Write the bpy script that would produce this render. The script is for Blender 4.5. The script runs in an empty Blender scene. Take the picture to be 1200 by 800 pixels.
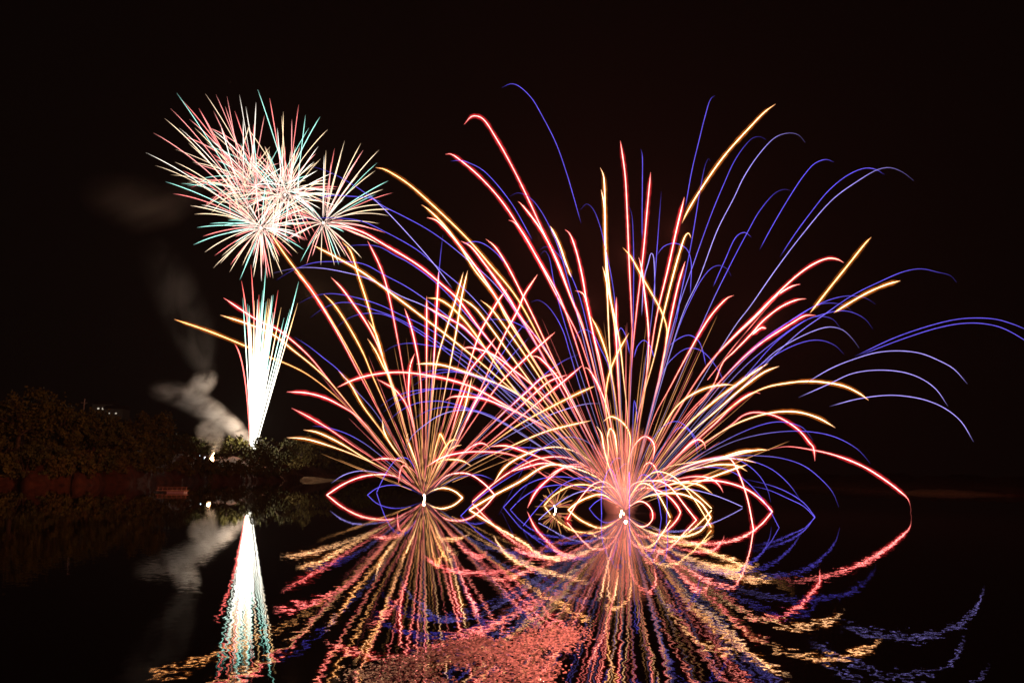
import bpy, math, random
import numpy as np
from mathutils import Vector, Matrix

# ------------------------------------------------------------------ scene, camera, sky, exposure
S = bpy.context.scene
COL = S.collection
F_PX, CX, CY = 950.0, 600.0, 400.0          # focal length and centre, in pixels of the 1200 x 800 photograph
CAM = Vector((0.0, 0.0, 2.0))
PITCH = math.atan(157.8 / F_PX)
TILT = 0.016
R0 = Vector((1, 0, 0)); FW = Vector((0, math.cos(PITCH), math.sin(PITCH))); U0 = Vector((0, -math.sin(PITCH), math.cos(PITCH)))
RV = math.cos(TILT) * R0 + math.sin(TILT) * U0
UV = -math.sin(TILT) * R0 + math.cos(TILT) * U0
cd = bpy.data.cameras.new('camera'); cam = bpy.data.objects.new('camera', cd); COL.objects.link(cam)
cd.sensor_width = 36.0; cd.lens = 36.0 * F_PX / 1200.0; cd.clip_start = 0.1; cd.clip_end = 5000
m = Matrix.Identity(4)
for i in range(3):
    m[i][0] = RV[i]; m[i][1] = UV[i]; m[i][2] = -FW[i]; m[i][3] = CAM[i]
cam.matrix_world = m
S.camera = cam

W = bpy.data.worlds.new('World'); S.world = W; W.use_nodes = True
bg = W.node_tree.nodes['Background']
bg.inputs[0].default_value = (1.0, 0.56, 0.46, 1); bg.inputs[1].default_value = 0.0011     # a black night sky with a trace of town glow
S.view_settings.view_transform = 'Standard'; S.view_settings.look = 'None'
S.view_settings.exposure = 0.0; S.view_settings.gamma = 1.0; S.view_settings.use_curve_mapping = False
S.render.engine = 'CYCLES'
S.cycles.use_denoising = True
S.cycles.denoiser = 'OPENIMAGEDENOISE'; S.cycles.denoising_prefilter = 'ACCURATE'; S.cycles.denoising_input_passes = 'RGB_ALBEDO_NORMAL'
S.cycles.pixel_filter_type = 'BLACKMAN_HARRIS'; S.cycles.filter_width = 1.6
S.cycles.max_bounces = 5; S.cycles.diffuse_bounces = 0; S.cycles.glossy_bounces = 2; S.cycles.volume_bounces = 0
S.cycles.transparent_max_bounces = 96
S.cycles.sample_clamp_indirect = 20.0
S.cycles.volume_step_rate = 1.0; S.cycles.volume_max_steps = 128


def ray(px, py):
    return FW + RV * ((px - CX) / F_PX) + UV * ((CY - py) / F_PX)


def at(px, py, Y):
    """The point at ground distance Y that is seen at a pixel of the photograph."""
    d = ray(px, py)
    return CAM + d * (Y / d.y)


def water_y(px, py):
    d = ray(px, py)
    return 1e9 if d.z > -1e-5 else d.y * (CAM.z / -d.z)


# ------------------------------------------------------------------ helpers
def tag(o, label=None, cat=None, group=None, kind=None):
    for k, v in (('label', label), ('category', cat), ('group', group), ('kind', kind)):
        if v: o[k] = v
    return o


def empty(name, loc=(0, 0, 0)):
    o = bpy.data.objects.new(name, None); COL.objects.link(o); o.location = loc
    o.empty_display_size = 0.3
    return o


def mesh_obj(name, verts, faces, mat, parent=None, attr=None, smooth=False):
    me = bpy.data.meshes.new(name)
    if parent is not None:
        p = parent
        off = Vector((0, 0, 0))
        while p is not None:
            off += p.location; p = p.parent
        verts = [(v[0] - off.x, v[1] - off.y, v[2] - off.z) for v in verts]
    me.from_pydata(verts, [], faces)
    if mat: me.materials.append(mat)
    if attr is not None:
        a = me.color_attributes.new('spark', 'FLOAT_COLOR', 'POINT')
        a.data.foreach_set('color', np.asarray(attr, dtype=np.float32).ravel())
    if smooth: me.polygons.foreach_set('use_smooth', [True] * len(me.polygons))
    me.update()
    o = bpy.data.objects.new(name, me); COL.objects.link(o)
    if parent is not None: o.parent = parent
    return o


class MB:
    def __init__(s): s.v = []; s.f = []; s.c = []; s.mi = {}

    def box(s, x0, x1, y0, y1, z0, z1):
        b = len(s.v)
        s.v += [(x, y, z) for z in (z0, z1) for x, y in ((x0, y0), (x1, y0), (x1, y1), (x0, y1))]
        s.f += [tuple(b + i for i in q) for q in ((0, 3, 2, 1), (4, 5, 6, 7), (0, 1, 5, 4), (1, 2, 6, 5), (2, 3, 7, 6), (3, 0, 4, 7))]

    def tube(s, pts, rad, cols=None, n=5, slot=0):
        b = len(s.v); N = len(pts); f0 = len(s.f)
        for i, p in enumerate(pts):
            a = pts[max(i - 1, 0)]; c = pts[min(i + 1, N - 1)]
            t = (c - a)
            if t.length < 1e-7: t = Vector((0, 0, 1))
            t.normalize()
            q = t.cross(Vector((0, 1, 0)))
            if q.length < 1e-3: q = t.cross(Vector((1, 0, 0)))
            q.normalize(); w = t.cross(q)
            for k in range(n):
                an = 2 * math.pi * k / n
                s.v.append(tuple(p + (q * math.cos(an) + w * math.sin(an)) * rad[i]))
                if cols is not None: s.c.append(cols[i])
        for i in range(N - 1):
            for k in range(n):
                k2 = (k + 1) % n
                s.f.append((b + i * n + k, b + i * n + k2, b + (i + 1) * n + k2, b + (i + 1) * n + k))
        s.f.append(tuple(b + k for k in range(n - 1, -1, -1)))
        s.f.append(tuple(b + (N - 1) * n + k for k in range(n)))
        if slot:
            for q in range(f0, len(s.f)): s.mi[q] = slot

    def blob(s, c, rx, ry, rz, col=None, seg=10, ring=7):
        b = len(s.v)
        for i in range(ring + 1):
            th = math.pi * i / ring
            for k in range(seg):
                ph = 2 * math.pi * k / seg
                s.v.append((c[0] + rx * math.sin(th) * math.cos(ph), c[1] + ry * math.sin(th) * math.sin(ph), c[2] + rz * math.cos(th)))
                if col is not None: s.c.append(col)
        for i in range(ring):
            for k in range(seg):
                k2 = (k + 1) % seg
                s.f.append((b + i * seg + k, b + (i + 1) * seg + k, b + (i + 1) * seg + k2, b + i * seg + k2))

    def build(s, name, mat, parent=None, smooth=False):
        o = mesh_obj(name, s.v, s.f, mat, parent, s.c if s.c else None, smooth)
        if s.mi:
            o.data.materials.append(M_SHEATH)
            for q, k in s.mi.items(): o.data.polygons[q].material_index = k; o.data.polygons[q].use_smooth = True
        return o


# ------------------------------------------------------------------ materials
def new_mat(name):
    mt = bpy.data.materials.new(name); mt.use_nodes = True
    nt = mt.node_tree; nt.nodes.clear()
    return mt, nt, nt.nodes, nt.links


def principled(name, colors, scale=1.0, rough=0.9, bump=0.0, spec=0.2):
    mt, nt, N, L = new_mat(name)
    out = N.new('ShaderNodeOutputMaterial'); p = N.new('ShaderNodeBsdfPrincipled')
    p.inputs['Roughness'].default_value = rough
    p.inputs['Specular IOR Level'].default_value = spec
    tc = N.new('ShaderNodeTexCoord'); nz = N.new('ShaderNodeTexNoise')
    nz.inputs['Scale'].default_value = scale; nz.inputs['Detail'].default_value = 5
    L.new(tc.outputs['Object'], nz.inputs['Vector'])
    cr = N.new('ShaderNodeValToRGB'); e = cr.color_ramp.elements
    e[0].position = 0.3; e[1].position = 0.7
    e[0].color = (*colors[0], 1); e[1].color = (*colors[1], 1)
    L.new(nz.outputs['Fac'], cr.inputs['Fac']); L.new(cr.outputs['Color'], p.inputs['Base Color'])
    if bump:
        b = N.new('ShaderNodeBump'); b.inputs['Strength'].default_value = bump
        L.new(nz.outputs['Fac'], b.inputs['Height']); L.new(b.outputs['Normal'], p.inputs['Normal'])
    L.new(p.outputs['BSDF'], out.inputs['Surface'])
    return mt


def spark_mat():
    mt, nt, N, L = new_mat('burning_star')
    out = N.new('ShaderNodeOutputMaterial'); e = N.new('ShaderNodeEmission'); a = N.new('ShaderNodeAttribute')
    a.attribute_name = 'spark'; e.inputs['Strength'].default_value = 1.0
    L.new(a.outputs['Color'], e.inputs['Color']); L.new(e.outputs['Emission'], out.inputs['Surface'])
    return mt


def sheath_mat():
    """Camera bloom put in as a clear glowing tube round the star, brightest face-on."""
    mt, nt, N, L = new_mat('bloom_halo')
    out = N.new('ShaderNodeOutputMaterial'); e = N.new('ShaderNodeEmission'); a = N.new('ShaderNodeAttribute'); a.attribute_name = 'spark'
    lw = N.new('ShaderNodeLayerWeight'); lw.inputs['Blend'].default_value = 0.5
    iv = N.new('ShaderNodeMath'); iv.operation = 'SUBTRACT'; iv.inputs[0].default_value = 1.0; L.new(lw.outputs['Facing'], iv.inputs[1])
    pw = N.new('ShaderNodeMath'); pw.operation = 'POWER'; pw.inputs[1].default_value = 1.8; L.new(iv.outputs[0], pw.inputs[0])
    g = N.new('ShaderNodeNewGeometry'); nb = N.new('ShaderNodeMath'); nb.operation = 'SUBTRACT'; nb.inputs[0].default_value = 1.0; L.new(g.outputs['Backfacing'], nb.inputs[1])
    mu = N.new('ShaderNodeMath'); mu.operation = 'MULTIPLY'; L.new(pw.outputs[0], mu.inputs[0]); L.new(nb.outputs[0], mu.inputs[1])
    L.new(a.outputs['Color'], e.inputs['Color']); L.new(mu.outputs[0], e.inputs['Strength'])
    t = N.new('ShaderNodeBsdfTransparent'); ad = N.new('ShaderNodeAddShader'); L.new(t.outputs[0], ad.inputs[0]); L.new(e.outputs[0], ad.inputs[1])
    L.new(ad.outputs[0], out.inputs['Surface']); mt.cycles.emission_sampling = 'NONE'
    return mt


def emit_mat(name, col, st):
    mt, nt, N, L = new_mat(name)
    out = N.new('ShaderNodeOutputMaterial'); e = N.new('ShaderNodeEmission')
    e.inputs['Color'].default_value = (*col, 1); e.inputs['Strength'].default_value = st
    L.new(e.outputs['Emission'], out.inputs['Surface'])
    return mt


def water_mat():
    mt, nt, N, L = new_mat('lake_water')
    out = N.new('ShaderNodeOutputMaterial'); p = N.new('ShaderNodeBsdfPrincipled')
    p.inputs['Base Color'].default_value = (0.003, 0.003, 0.003, 1)
    p.inputs['Roughness'].default_value = 0.015; p.inputs['IOR'].default_value = 1.36
    g = N.new('ShaderNodeNewGeometry')
    sep = N.new('ShaderNodeSeparateXYZ'); L.new(g.outputs['Position'], sep.inputs[0])

    def noise(scale, sx, sy):
        mp = N.new('ShaderNodeMapping'); mp.inputs['Scale'].default_value = (sx, sy, 1)
        L.new(g.outputs['Position'], mp.inputs['Vector'])
        n = N.new('ShaderNodeTexNoise'); n.inputs['Scale'].default_value = scale; n.inputs['Detail'].default_value = 2.0
        n.inputs['Roughness'].default_value = 0.55
        L.new(mp.outputs['Vector'], n.inputs['Vector'])
        sb = N.new('ShaderNodeVectorMath'); sb.operation = 'SUBTRACT'; sb.inputs[1].default_value = (0.5, 0.5, 0.5)
        L.new(n.outputs['Color'], sb.inputs[0])
        return sb
    n3 = noise(15.0, 1.0, 1.0); n1 = noise(5.2, 1.0, 1.0); n2 = noise(1.2, 1.0, 0.8)
    s1 = N.new('ShaderNodeVectorMath'); s1.operation = 'MULTIPLY'; s1.inputs[1].default_value = (0.046, 0.014, 0)
    s2 = N.new('ShaderNodeVectorMath'); s2.operation = 'MULTIPLY'; s2.inputs[1].default_value = (0.010, 0.004, 0)
    L.new(n1.outputs[0], s1.inputs[0]); L.new(n2.outputs[0], s2.inputs[0])
    ad = N.new('ShaderNodeVectorMath'); ad.operation = 'ADD'; L.new(s1.outputs[0], ad.inputs[0]); L.new(s2.outputs[0], ad.inputs[1])
    s3 = N.new('ShaderNodeVectorMath'); s3.operation = 'MULTIPLY'; s3.inputs[1].default_value = (0.012, 0.010, 0); L.new(n3.outputs[0], s3.inputs[0])
    ad0 = ad; ad = N.new('ShaderNodeVectorMath'); ad.operation = 'ADD'; L.new(ad0.outputs[0], ad.inputs[0]); L.new(s3.outputs[0], ad.inputs[1])
    mr = N.new('ShaderNodeMapRange'); mr.inputs['From Min'].default_value = 12; mr.inputs['From Max'].default_value = 42
    mr.inputs['To Min'].default_value = 1.0; mr.inputs['To Max'].default_value = 0.12
    L.new(sep.outputs['Y'], mr.inputs['Value'])
    sc = N.new('ShaderNodeVectorMath'); sc.operation = 'SCALE'; L.new(ad.outputs[0], sc.inputs[0]); L.new(mr.outputs[0], sc.inputs['Scale'])
    a2 = N.new('ShaderNodeVectorMath'); a2.operation = 'ADD'; a2.inputs[1].default_value = (0, 0, 1); L.new(sc.outputs[0], a2.inputs[0])
    nm = N.new('ShaderNodeVectorMath'); nm.operation = 'NORMALIZE'; L.new(a2.outputs[0], nm.inputs[0])
    L.new(nm.outputs[0], p.inputs['Normal'])
    L.new(p.outputs['BSDF'], out.inputs['Surface'])
    return mt


def smoke_mat(name, balls, dens, noise_scale, col, stretch=(1, 1, 1), thr=(0.38, 0.7), aniso=0.0):
    """A thin real volume: soft balls along the plume, broken up by noise. balls: (centre, radius, weight) in object space."""
    mt, nt, N, L = new_mat(name)
    out = N.new('ShaderNodeOutputMaterial'); v = N.new('ShaderNodeVolumeScatter')
    v.inputs['Color'].default_value = (*col, 1); v.inputs['Anisotropy'].default_value = aniso
    tc = N.new('ShaderNodeTexCoord')
    acc = None
    for c, r, w in balls:
        d = N.new('ShaderNodeVectorMath'); d.operation = 'DISTANCE'; d.inputs[1].default_value = c
        L.new(tc.outputs['Object'], d.inputs[0])
        mr = N.new('ShaderNodeMapRange'); mr.interpolation_type = 'SMOOTHSTEP'
        mr.inputs['From Min'].default_value = r; mr.inputs['From Max'].default_value = 0.05 * r
        mr.inputs['To Min'].default_value = 0; mr.inputs['To Max'].default_value = w
        L.new(d.outputs['Value'], mr.inputs['Value'])
        if acc is None: acc = mr.outputs[0]
        else:
            mx = N.new('ShaderNodeMath'); mx.operation = 'MAXIMUM'; L.new(acc, mx.inputs[0]); L.new(mr.outputs[0], mx.inputs[1]); acc = mx.outputs[0]
    mp = N.new('ShaderNodeMapping'); mp.inputs['Scale'].default_value = stretch; L.new(tc.outputs['Object'], mp.inputs['Vector'])
    nz = N.new('ShaderNodeTexNoise'); nz.inputs['Scale'].default_value = noise_scale; nz.inputs['Detail'].default_value = 7; nz.inputs['Roughness'].default_value = .58; nz.inputs['Distortion'].default_value = .5
    L.new(mp.outputs['Vector'], nz.inputs['Vector'])
    mr = N.new('ShaderNodeMapRange'); mr.inputs['From Min'].default_value = thr[0]; mr.inputs['From Max'].default_value = thr[1]
    L.new(nz.outputs['Fac'], mr.inputs['Value'])
    mu = N.new('ShaderNodeMath'); mu.operation = 'MULTIPLY'; L.new(acc, mu.inputs[0]); L.new(mr.outputs[0], mu.inputs[1])
    m2 = N.new('ShaderNodeMath'); m2.operation = 'MULTIPLY'; L.new(mu.outputs[0], m2.inputs[0]); m2.inputs[1].default_value = dens
    L.new(m2.outputs[0], v.inputs['Density'])
    L.new(v.outputs['Volume'], out.inputs['Volume'])
    return mt


M_SPARK = spark_mat()
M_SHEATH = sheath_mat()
M_WATER = water_mat()
M_EARTH = principled('bank_earth', ((0.036, 0.014, 0.008), (0.115, 0.040, 0.020)), 0.6, 0.95, 0.6)
M_SAND = principled('sand', ((0.20, 0.12, 0.065), (0.34, 0.21, 0.12)), 0.8, 0.95, 0.4)
M_LEAF = [principled('leaves_%d' % i, c, 0.9, 0.8) for i, c in enumerate((
    ((0.050, 0.055, 0.012), (0.105, 0.100, 0.022)), ((0.040, 0.050, 0.014), (0.085, 0.090, 0.025)), ((0.065, 0.055, 0.015), (0.12, 0.095, 0.028))))]
M_BARK = principled('bark', ((0.06, 0.045, 0.03), (0.12, 0.09, 0.06)), 3.0)
M_WOOD = principled('weathered_wood', ((0.12, 0.065, 0.045), (0.20, 0.115, 0.085)), 4.0, 0.7)
M_STEEL = principled('painted_steel', ((0.25, 0.25, 0.25), (0.32, 0.32, 0.32)), 5.0, 0.5)
M_WALL = principled('render_wall', ((0.35, 0.32, 0.28), (0.42, 0.38, 0.33)), 1.0)
M_ROOF = principled('roof_tiles', ((0.10, 0.06, 0.05), (0.14, 0.08, 0.06)), 2.0)
M_LAMP = emit_mat('lamp_light', (0.75, 0.88, 1.0), 9.0)
M_WINDOW = emit_mat('window_light', (1.0, 0.86, 0.68), .7)

# ------------------------------------------------------------------ the lake and its shore
mb = MB(); mb.v = [(-900, -30, 0), (900, -30, 0), (900, 900, 0), (-900, 900, 0)]; mb.f = [(0, 1, 2, 3)]
tag(mb.build('water', M_WATER), kind='structure')

SHORE = [(-400, 84), (-150, 90), (0, 97), (60, 101), (100, 105), (150, 118), (200, 140), (250, 165), (290, 179), (340, 205), (352, 225), (372, 250), (400, 268), (430, 300), (500, 360),
         (620, 430), (760, 430), (880, 330), (960, 240), (1010, 190), (1060, 162), (1110, 157), (1165, 150), (1250, 142), (1500, 130)]


def shore_xy(px):
    for (a, ya), (b, yb) in zip(SHORE, SHORE[1:]):
        if a <= px <= b:
            u = (px - a) / (b - a); u = u * u * (3 - 2 * u) if False else u
            return ya + (yb - ya) * u
    return SHORE[-1][1]


def horizon_py(px): return 557.8 + TILT * (px - 600)


def land_h(px, t, rng=None):
    """Height of the land t metres behind the shore, seen in the direction of column px."""
    left = max(0.0, min(1.0, (430 - px) / 90.0))
    top = 0.55 + 3.3 * left
    prof = [(-3, -0.8), (0, -0.02), (0.5, 0.25), (2.2, 0.30 + 0.25 * top), (6, 0.45 + 0.62 * top), (12, 0.5 + top), (40, 1.2 + top * 1.05), (120, 2.5 + top * 1.5), (400, 6 + top * 2)]
    for (a, za), (b, zb) in zip(prof, prof[1:]):
        if a <= t <= b: return za + (zb - za) * (t - a) / (b - a)
    if t < -3: return -0.8
    return prof[-1][1]


rng = random.Random(5)
cols = [-400 + i * 6 for i in range(int(1900 / 6) + 1)]
ts = [-3, -0.6, 0, 0.25, 0.5, 0.9, 1.4, 2.2, 3.2, 4.5, 6, 8.5, 12, 20, 40, 80, 120, 220, 400]
V = []; FC = []
for px in cols:
    Y0 = shore_xy(px) + 1.6 * math.sin(px * 0.11) + 0.9 * math.sin(px * 0.31 + 1) + rng.uniform(-.5, .5)
    for t in ts:
        d = ray(px, horizon_py(px)); Y = Y0 + t
        h = land_h(px, t)
        if t > 0: h *= 1 + 0.22 * (rng.random() - .5) + 0.15 * math.sin(px * .07 + t)
        V.append((d.x / d.y * Y, Y, h))
n = len(ts)
for i in range(len(cols) - 1):
    for k in range(n - 1):
        a = i * n + k; FC.append((a, a + n, a + n + 1, a + 1))
tag(mesh_obj('shore', V, FC, M_EARTH, smooth=True), kind='structure')

# a pale sandy spit that runs out from the bank
sp = []; 
for i in range(15):
    u = i / 14.0; px = 352 + 62 * u
    Y = 222 + 26 * u; hh = 1.25 * (1 - u) ** 1.2 * min(1, u * 9 + .25)
    d = ray(px, horizon_py(px)); 
    for k, (dy, hz) in enumerate(((-3.5, -0.25), (-2.6, .12), (-1.2, .55), (0.5, 1.0), (4, .9), (9, -.2))):
        YY = Y + dy; sp.append((d.x / d.y * YY, YY, hh * hz * (1 + .25 * (rng.random() - .5)) if hz > 0 else hz))
sf = []
for i in range(14):
    for k in range(5):
        a = i * 6 + k; sf.append((a, a + 6, a + 7, a + 1))
tag(mesh_obj('sand_spit', sp, sf, M_SAND, smooth=True), kind='structure')
sp = []
for i in range(25):
    u = i / 24.0; px = 1058 + 125 * u
    Y = shore_xy(px) - 1.5; hh = 0.9 * (math.sin(math.pi * min(1, u * 1.02 + .02)) ** .5) * (1.15 - .55 * u)
    d = ray(px, horizon_py(px))
    for k, (dy, hz) in enumerate(((-3.5, -0.25), (-2.6, .12), (-1.2, .5), (0.5, .85), (4, 1.0), (9, -.2))):
        YY = Y + dy; sp.append((d.x / d.y * YY, YY, hh * hz * (1 + .25 * (rng.random() - .5)) if hz > 0 else hz))
sf = []
for i in range(24):
    for k in range(5):
        a = i * 6 + k; sf.append((a, a + 6, a + 7, a + 1))
tag(mesh_obj('sand_beach', sp, sf, M_SAND, smooth=True), kind='structure')


# ------------------------------------------------------------------ trees and bushes
def foliage(mb, c, rx, ry, rz, nclump, per, leaf, rng, bare=0.0):
    for _ in range(nclump):
        while True:
            a = Vector((rng.uniform(-1, 1), rng.uniform(-1, 1), rng.uniform(-0.75, 1)))
            if 0.25 < a.length < 1: break
        a *= (0.55 + 0.45 * rng.random()) / max(a.length, .4) * min(1.0, a.length + .25)
        cc = Vector((c[0] + a.x * rx, c[1] + a.y * ry, c[2] + a.z * rz))
        cr = min(rx, rz) * rng.uniform(0.16, 0.34)
        for _ in range(per):
            p = cc + Vector((rng.gauss(0, .5), rng.gauss(0, .5), rng.gauss(0, .42))) * cr
            u = Vector((rng.gauss(0, 1), rng.gauss(0, 1), rng.gauss(0, 1))).normalized()
            w = u.cross(Vector((rng.gauss(0, 1), rng.gauss(0, 1), rng.gauss(0, 1)))).normalized()
            s_ = leaf * rng.uniform(.6, 1.3); b = len(mb.v)
            mb.v += [tuple(p - u * s_), tuple(p + w * s_ * .55), tuple(p + u * s_), tuple(p - w * s_ * .55)]
            mb.f.append((b, b + 1, b + 2, b + 3))


def tree(px, top, half, Y, label, kind=0, sparse=1.0, seed=0):
    rng = random.Random(seed * 77 + 3)
    d = ray(px, horizon_py(px)); x = d.x / d.y * Y
    z0 = land_h(px, Y - shore_xy(px)) - 0.15
    zt = at(px, top, Y).z; r = half * Y / F_PX; h = zt - z0
    root = empty('tree', (x, Y, z0)); tag(root, label, 'tree', 'trees along the bank')
    cz = z0 + h * 0.56
    t = MB()
    bend = Vector((rng.uniform(-.3, .3), rng.uniform(-.3, .3), 0))
    t.tube([Vector((x, Y, z0 - .3)), Vector((x, Y, z0 + h * .2)) + bend * .4, Vector((x, Y, z0 + h * .5)) + bend, Vector((x, Y, z0 + h * .85)) + bend * .6],
           [h * .030 + .08, h * .024 + .05, h * .016 + .03, .03], n=7)
    for k in range(7):
        a = rng.uniform(0, 6.28); s0 = Vector((x, Y, z0 + h * rng.uniform(.22, .5))) + bend * .7
        e = Vector((x + math.cos(a) * r * .7, Y + math.sin(a) * r * .7, z0 + h * rng.uniform(.5, .92)))
        t.tube([s0, (s0 + e) / 2 + Vector((0, 0, -.05 * h)), e], [h * .012 + .03, h * .008 + .02, .015], n=5)
        if sparse < .8:
            for _ in range(5):
                e2 = e + Vector((rng.uniform(-1, 1), rng.uniform(-1, 1), rng.uniform(.2, 1.2))) * r * .35
                t.tube([e * .7 + s0 * .3, e2], [.04, .012], n=4)
    t.build('trunk', M_BARK, root)
    c = MB()
    foliage(c, (x, Y, cz), r, r * .9, h * .46, int(46 * sparse), 52, 0.17 + Y * .0007, rng)
    foliage(c, (x, Y, z0 + h * .28), r * .9, r * .8, h * .26, int(18 * sparse), 50, 0.17 + Y * .0007, rng)
    c.build('crown', M_LEAF[kind], root)
    return root


tree(-20, 470, 62, 112, 'dark broad tree cut by the left edge of the picture', 1, seed=1)
tree(18, 456, 50, 110, 'tallest dark tree at the far left end of the bank', 0, seed=2)
tree(66, 469, 46, 113, 'broad dark tree just left of the thin mast', 0, seed=3)
tree(107, 482, 36, 118, 'lower dark tree directly under the thin mast', 1, seed=4)
tree(132, 497, 34, 122, 'low dark tree in the dip under the hillside lights', 0, seed=5)
tree(168, 480, 34, 140, 'rounded tree with high crown right of the hillside lights', 0, seed=6)
tree(206, 508, 28, 172, 'low tree between the round-topped tree and the white lamps', 1, seed=7)
tree(232, 512, 22, 196, 'small tree behind the burning flame and its smoke', 1, seed=8)
tree(270, 511, 24, 200, 'green tree between the flame and the white fountain', 0, seed=9)
tree(314, 510, 33, 198, 'dark rounded tree right beside the base of the white fountain', 1, seed=10)
tree(351, 511, 20, 232, 'thin half bare olive tree right of the dark rounded tree', 2, 0.55, seed=11)
tree(374, 517, 27, 264, 'olive green bushy tree above the sandy spit', 2, seed=12)
tree(415, 530, 28, 286, 'low dim tree right of the olive green bushy tree', 0, seed=13)
tree(448, 538, 28, 320, 'rightmost and lowest dim tree of the bank', 1, seed=14)


def bush(px, half, hpx, Y, label, seed):
    rng = random.Random(seed * 13 + 9)
    d = ray(px, horizon_py(px)); x = d.x / d.y * Y; z0 = land_h(px, Y - shore_xy(px)) - .2
    r = half * Y / F_PX; h = hpx * Y / F_PX
    c = MB(); foliage(c, (x, Y, z0 + h * .35), r, r * .8, h * .6, 34, 42, 0.17 + Y * .0006, rng)
    root = empty('bush', (x, Y, z0)); tag(root, label, 'bush', 'bushes on the bank')
    c.build('foliage', M_LEAF[seed % 3], root)
    t = MB(); 
    for k in range(5):
        a = rng.uniform(0, 6.28)
        t.tube([Vector((x, Y, z0 - .1)), Vector((x + math.cos(a) * r * .5, Y + math.sin(a) * r * .5, z0 + h * .7))], [.05, .015], n=4)
    t.build('stem', M_BARK, root)


for i, (px, half, hp, Y, lab) in enumerate((
        (-5, 30, 26, 104, 'dark bush at the left edge below the tallest tree'), (45, 34, 24, 106, 'dark bush below the gap between the two tallest trees'), (95, 30, 22, 110, 'dark bush below the mast'),
        (140, 30, 20, 124, 'dark bush above the red earth of the bank'), (178, 28, 20, 138, 'dark bush on the bank behind the floating pontoon'), (212, 24, 16, 156, 'dark bush left of the burning flame'),
        (262, 26, 12, 174, 'low bush just under the burning flame'), (297, 17, 20, 194, 'ragged bush hiding the foot of the white fountain'), (338, 20, 16, 212, 'bush at the foot of the half bare tree'),
        (398, 20, 14, 275, 'low bush behind the sandy spit'))):
    bush(px, half, hp, Y, lab, i)

for i, (px, lab) in enumerate(((-30, 'waterside bush cut by the left edge of the picture'), (0, 'waterside bush at the far left, in front of the tallest tree'), (30, 'waterside bush between the two tallest trees'),
        (58, 'waterside bush below the trees left of the mast'), (84, 'waterside bush left of the red earth, below the mast'), (112, 'waterside bush at the left end of the red earth'), (136, 'waterside bush on the red earth below the rounded tree'),
        (160, 'waterside bush on the red earth left of the pontoon'), (182, 'waterside bush straight behind the pontoon'), (206, 'waterside bush just right of the pontoon'), (228, 'waterside bush left of the flame'),
        (249, 'waterside bush straight below the flame'), (271, 'waterside bush between the flame and the fountain'), (292, 'waterside bush straight below the fountain'), (313, 'waterside bush below the dark rounded tree'), (334, 'last waterside bush before the sandy spit'))):
    bush(px, 17 + 5 * (i % 3), (26 if px < 100 else 17) + 4 * ((i * 7) % 3) - (4 if px > 200 else 0), shore_xy(px) + (2.6 if px < 100 else 4.2), lab, i + 20)

for i, (px, lab) in enumerate(((216, 'small shrub on the slope between the pontoon and the flame'), (239, 'small shrub on the slope just left under the flame'), (260, 'small shrub on the slope just right under the flame'),
        (282, 'small shrub on the slope just left under the fountain'), (303, 'small shrub on the slope just right under the fountain'), (324, 'small shrub at the water under the dark rounded tree'))):
    bush(px, 15, 13 + 3 * (i % 2), shore_xy(px) + 2.2, lab, i + 60)

# ------------------------------------------------------------------ small things of the bank
# floating pontoon with a railing
pw = water_y(201, 577); pc = at(201, 577, pw)
root = empty('pontoon', (pc.x, pc.y, 0)); tag(root, 'small floating pontoon with railing lit red on the dark water', 'pontoon')
hw = 17 * pw / F_PX
b = MB(); b.box(pc.x - hw * .25, pc.x + hw, pc.y - .5, pc.y + .5, .14, .24); b.build('deck', M_WOOD, root)
b = MB(); b.box(pc.x - hw * .2, pc.x + hw * .95, pc.y - .42, pc.y + .42, -.1, .137); b.build('float', M_STEEL, root)
b = MB(); b.box(pc.x - hw, pc.x - hw * .253, pc.y - .2, pc.y + .2, .16, .21); b.build('gangway', M_WOOD, root)
for k in range(7):
    xx = pc.x - hw * .98 + k * hw * 1.93 / 6
    b = MB(); b.box(xx - .025, xx + .025, pc.y + .12, pc.y + .17, .243 if xx > pc.x - hw * .24 else .213, .52); b.build('post', M_WOOD, root)
for zz in (.36, .50):
    b = MB(); b.box(pc.x - hw, pc.x + hw, pc.y + .075, pc.y + .117, zz, zz + .03); b.build('rail', M_WOOD, root)


# lamps between the trees
def street_lamp(px, py, Y, label, rpx):
    p = at(px, py, Y); z0 = land_h(px, Y - shore_xy(px))
    root = empty('street_lamp', (p.x, p.y, z0)); tag(root, label, 'lamp', 'white lamps between the trees')
    b = MB(); b.tube([Vector((p.x, p.y, z0 - .2)), Vector((p.x, p.y, max(p.z + .15, z0 + .6)))], [.06, .045], n=7); b.build('post', M_STEEL, root)
    b = MB(); r = rpx * Y / F_PX; b.blob((p.x, p.y - .05 - r, p.z), r, r, r * .8); b.build('lamp_head', M_LAMP, root, True)


street_lamp(198, 534, 147, 'faint white lamp farthest left, in the trees above the pontoon', .7)
street_lamp(235, 533.5, 177, 'small white lamp left of the brightest one, near the flame', .75)
street_lamp(240.3, 536, 176, 'brightest white lamp, immediately left of the flame', 1.15)

# mast above the trees
p0 = at(98, 480, 123); 
root = empty('mast', (p0.x, p0.y, land_h(98, 18))); tag(root, 'thin upright mast standing above the dark trees', 'mast')
b = MB(); b.tube([Vector((p0.x, p0.y, root.location.z)), Vector((p0.x, p0.y, at(98, 467, 123).z))], [.12, .06], n=8); b.build('pole', M_STEEL, root)
b = MB(); b.box(p0.x - .5, p0.x + .5, p0.y - .05, p0.y - .0, at(98, 472, 123).z, at(98, 472, 123).z + .08); b.build('crossbar', M_STEEL, root)


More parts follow.
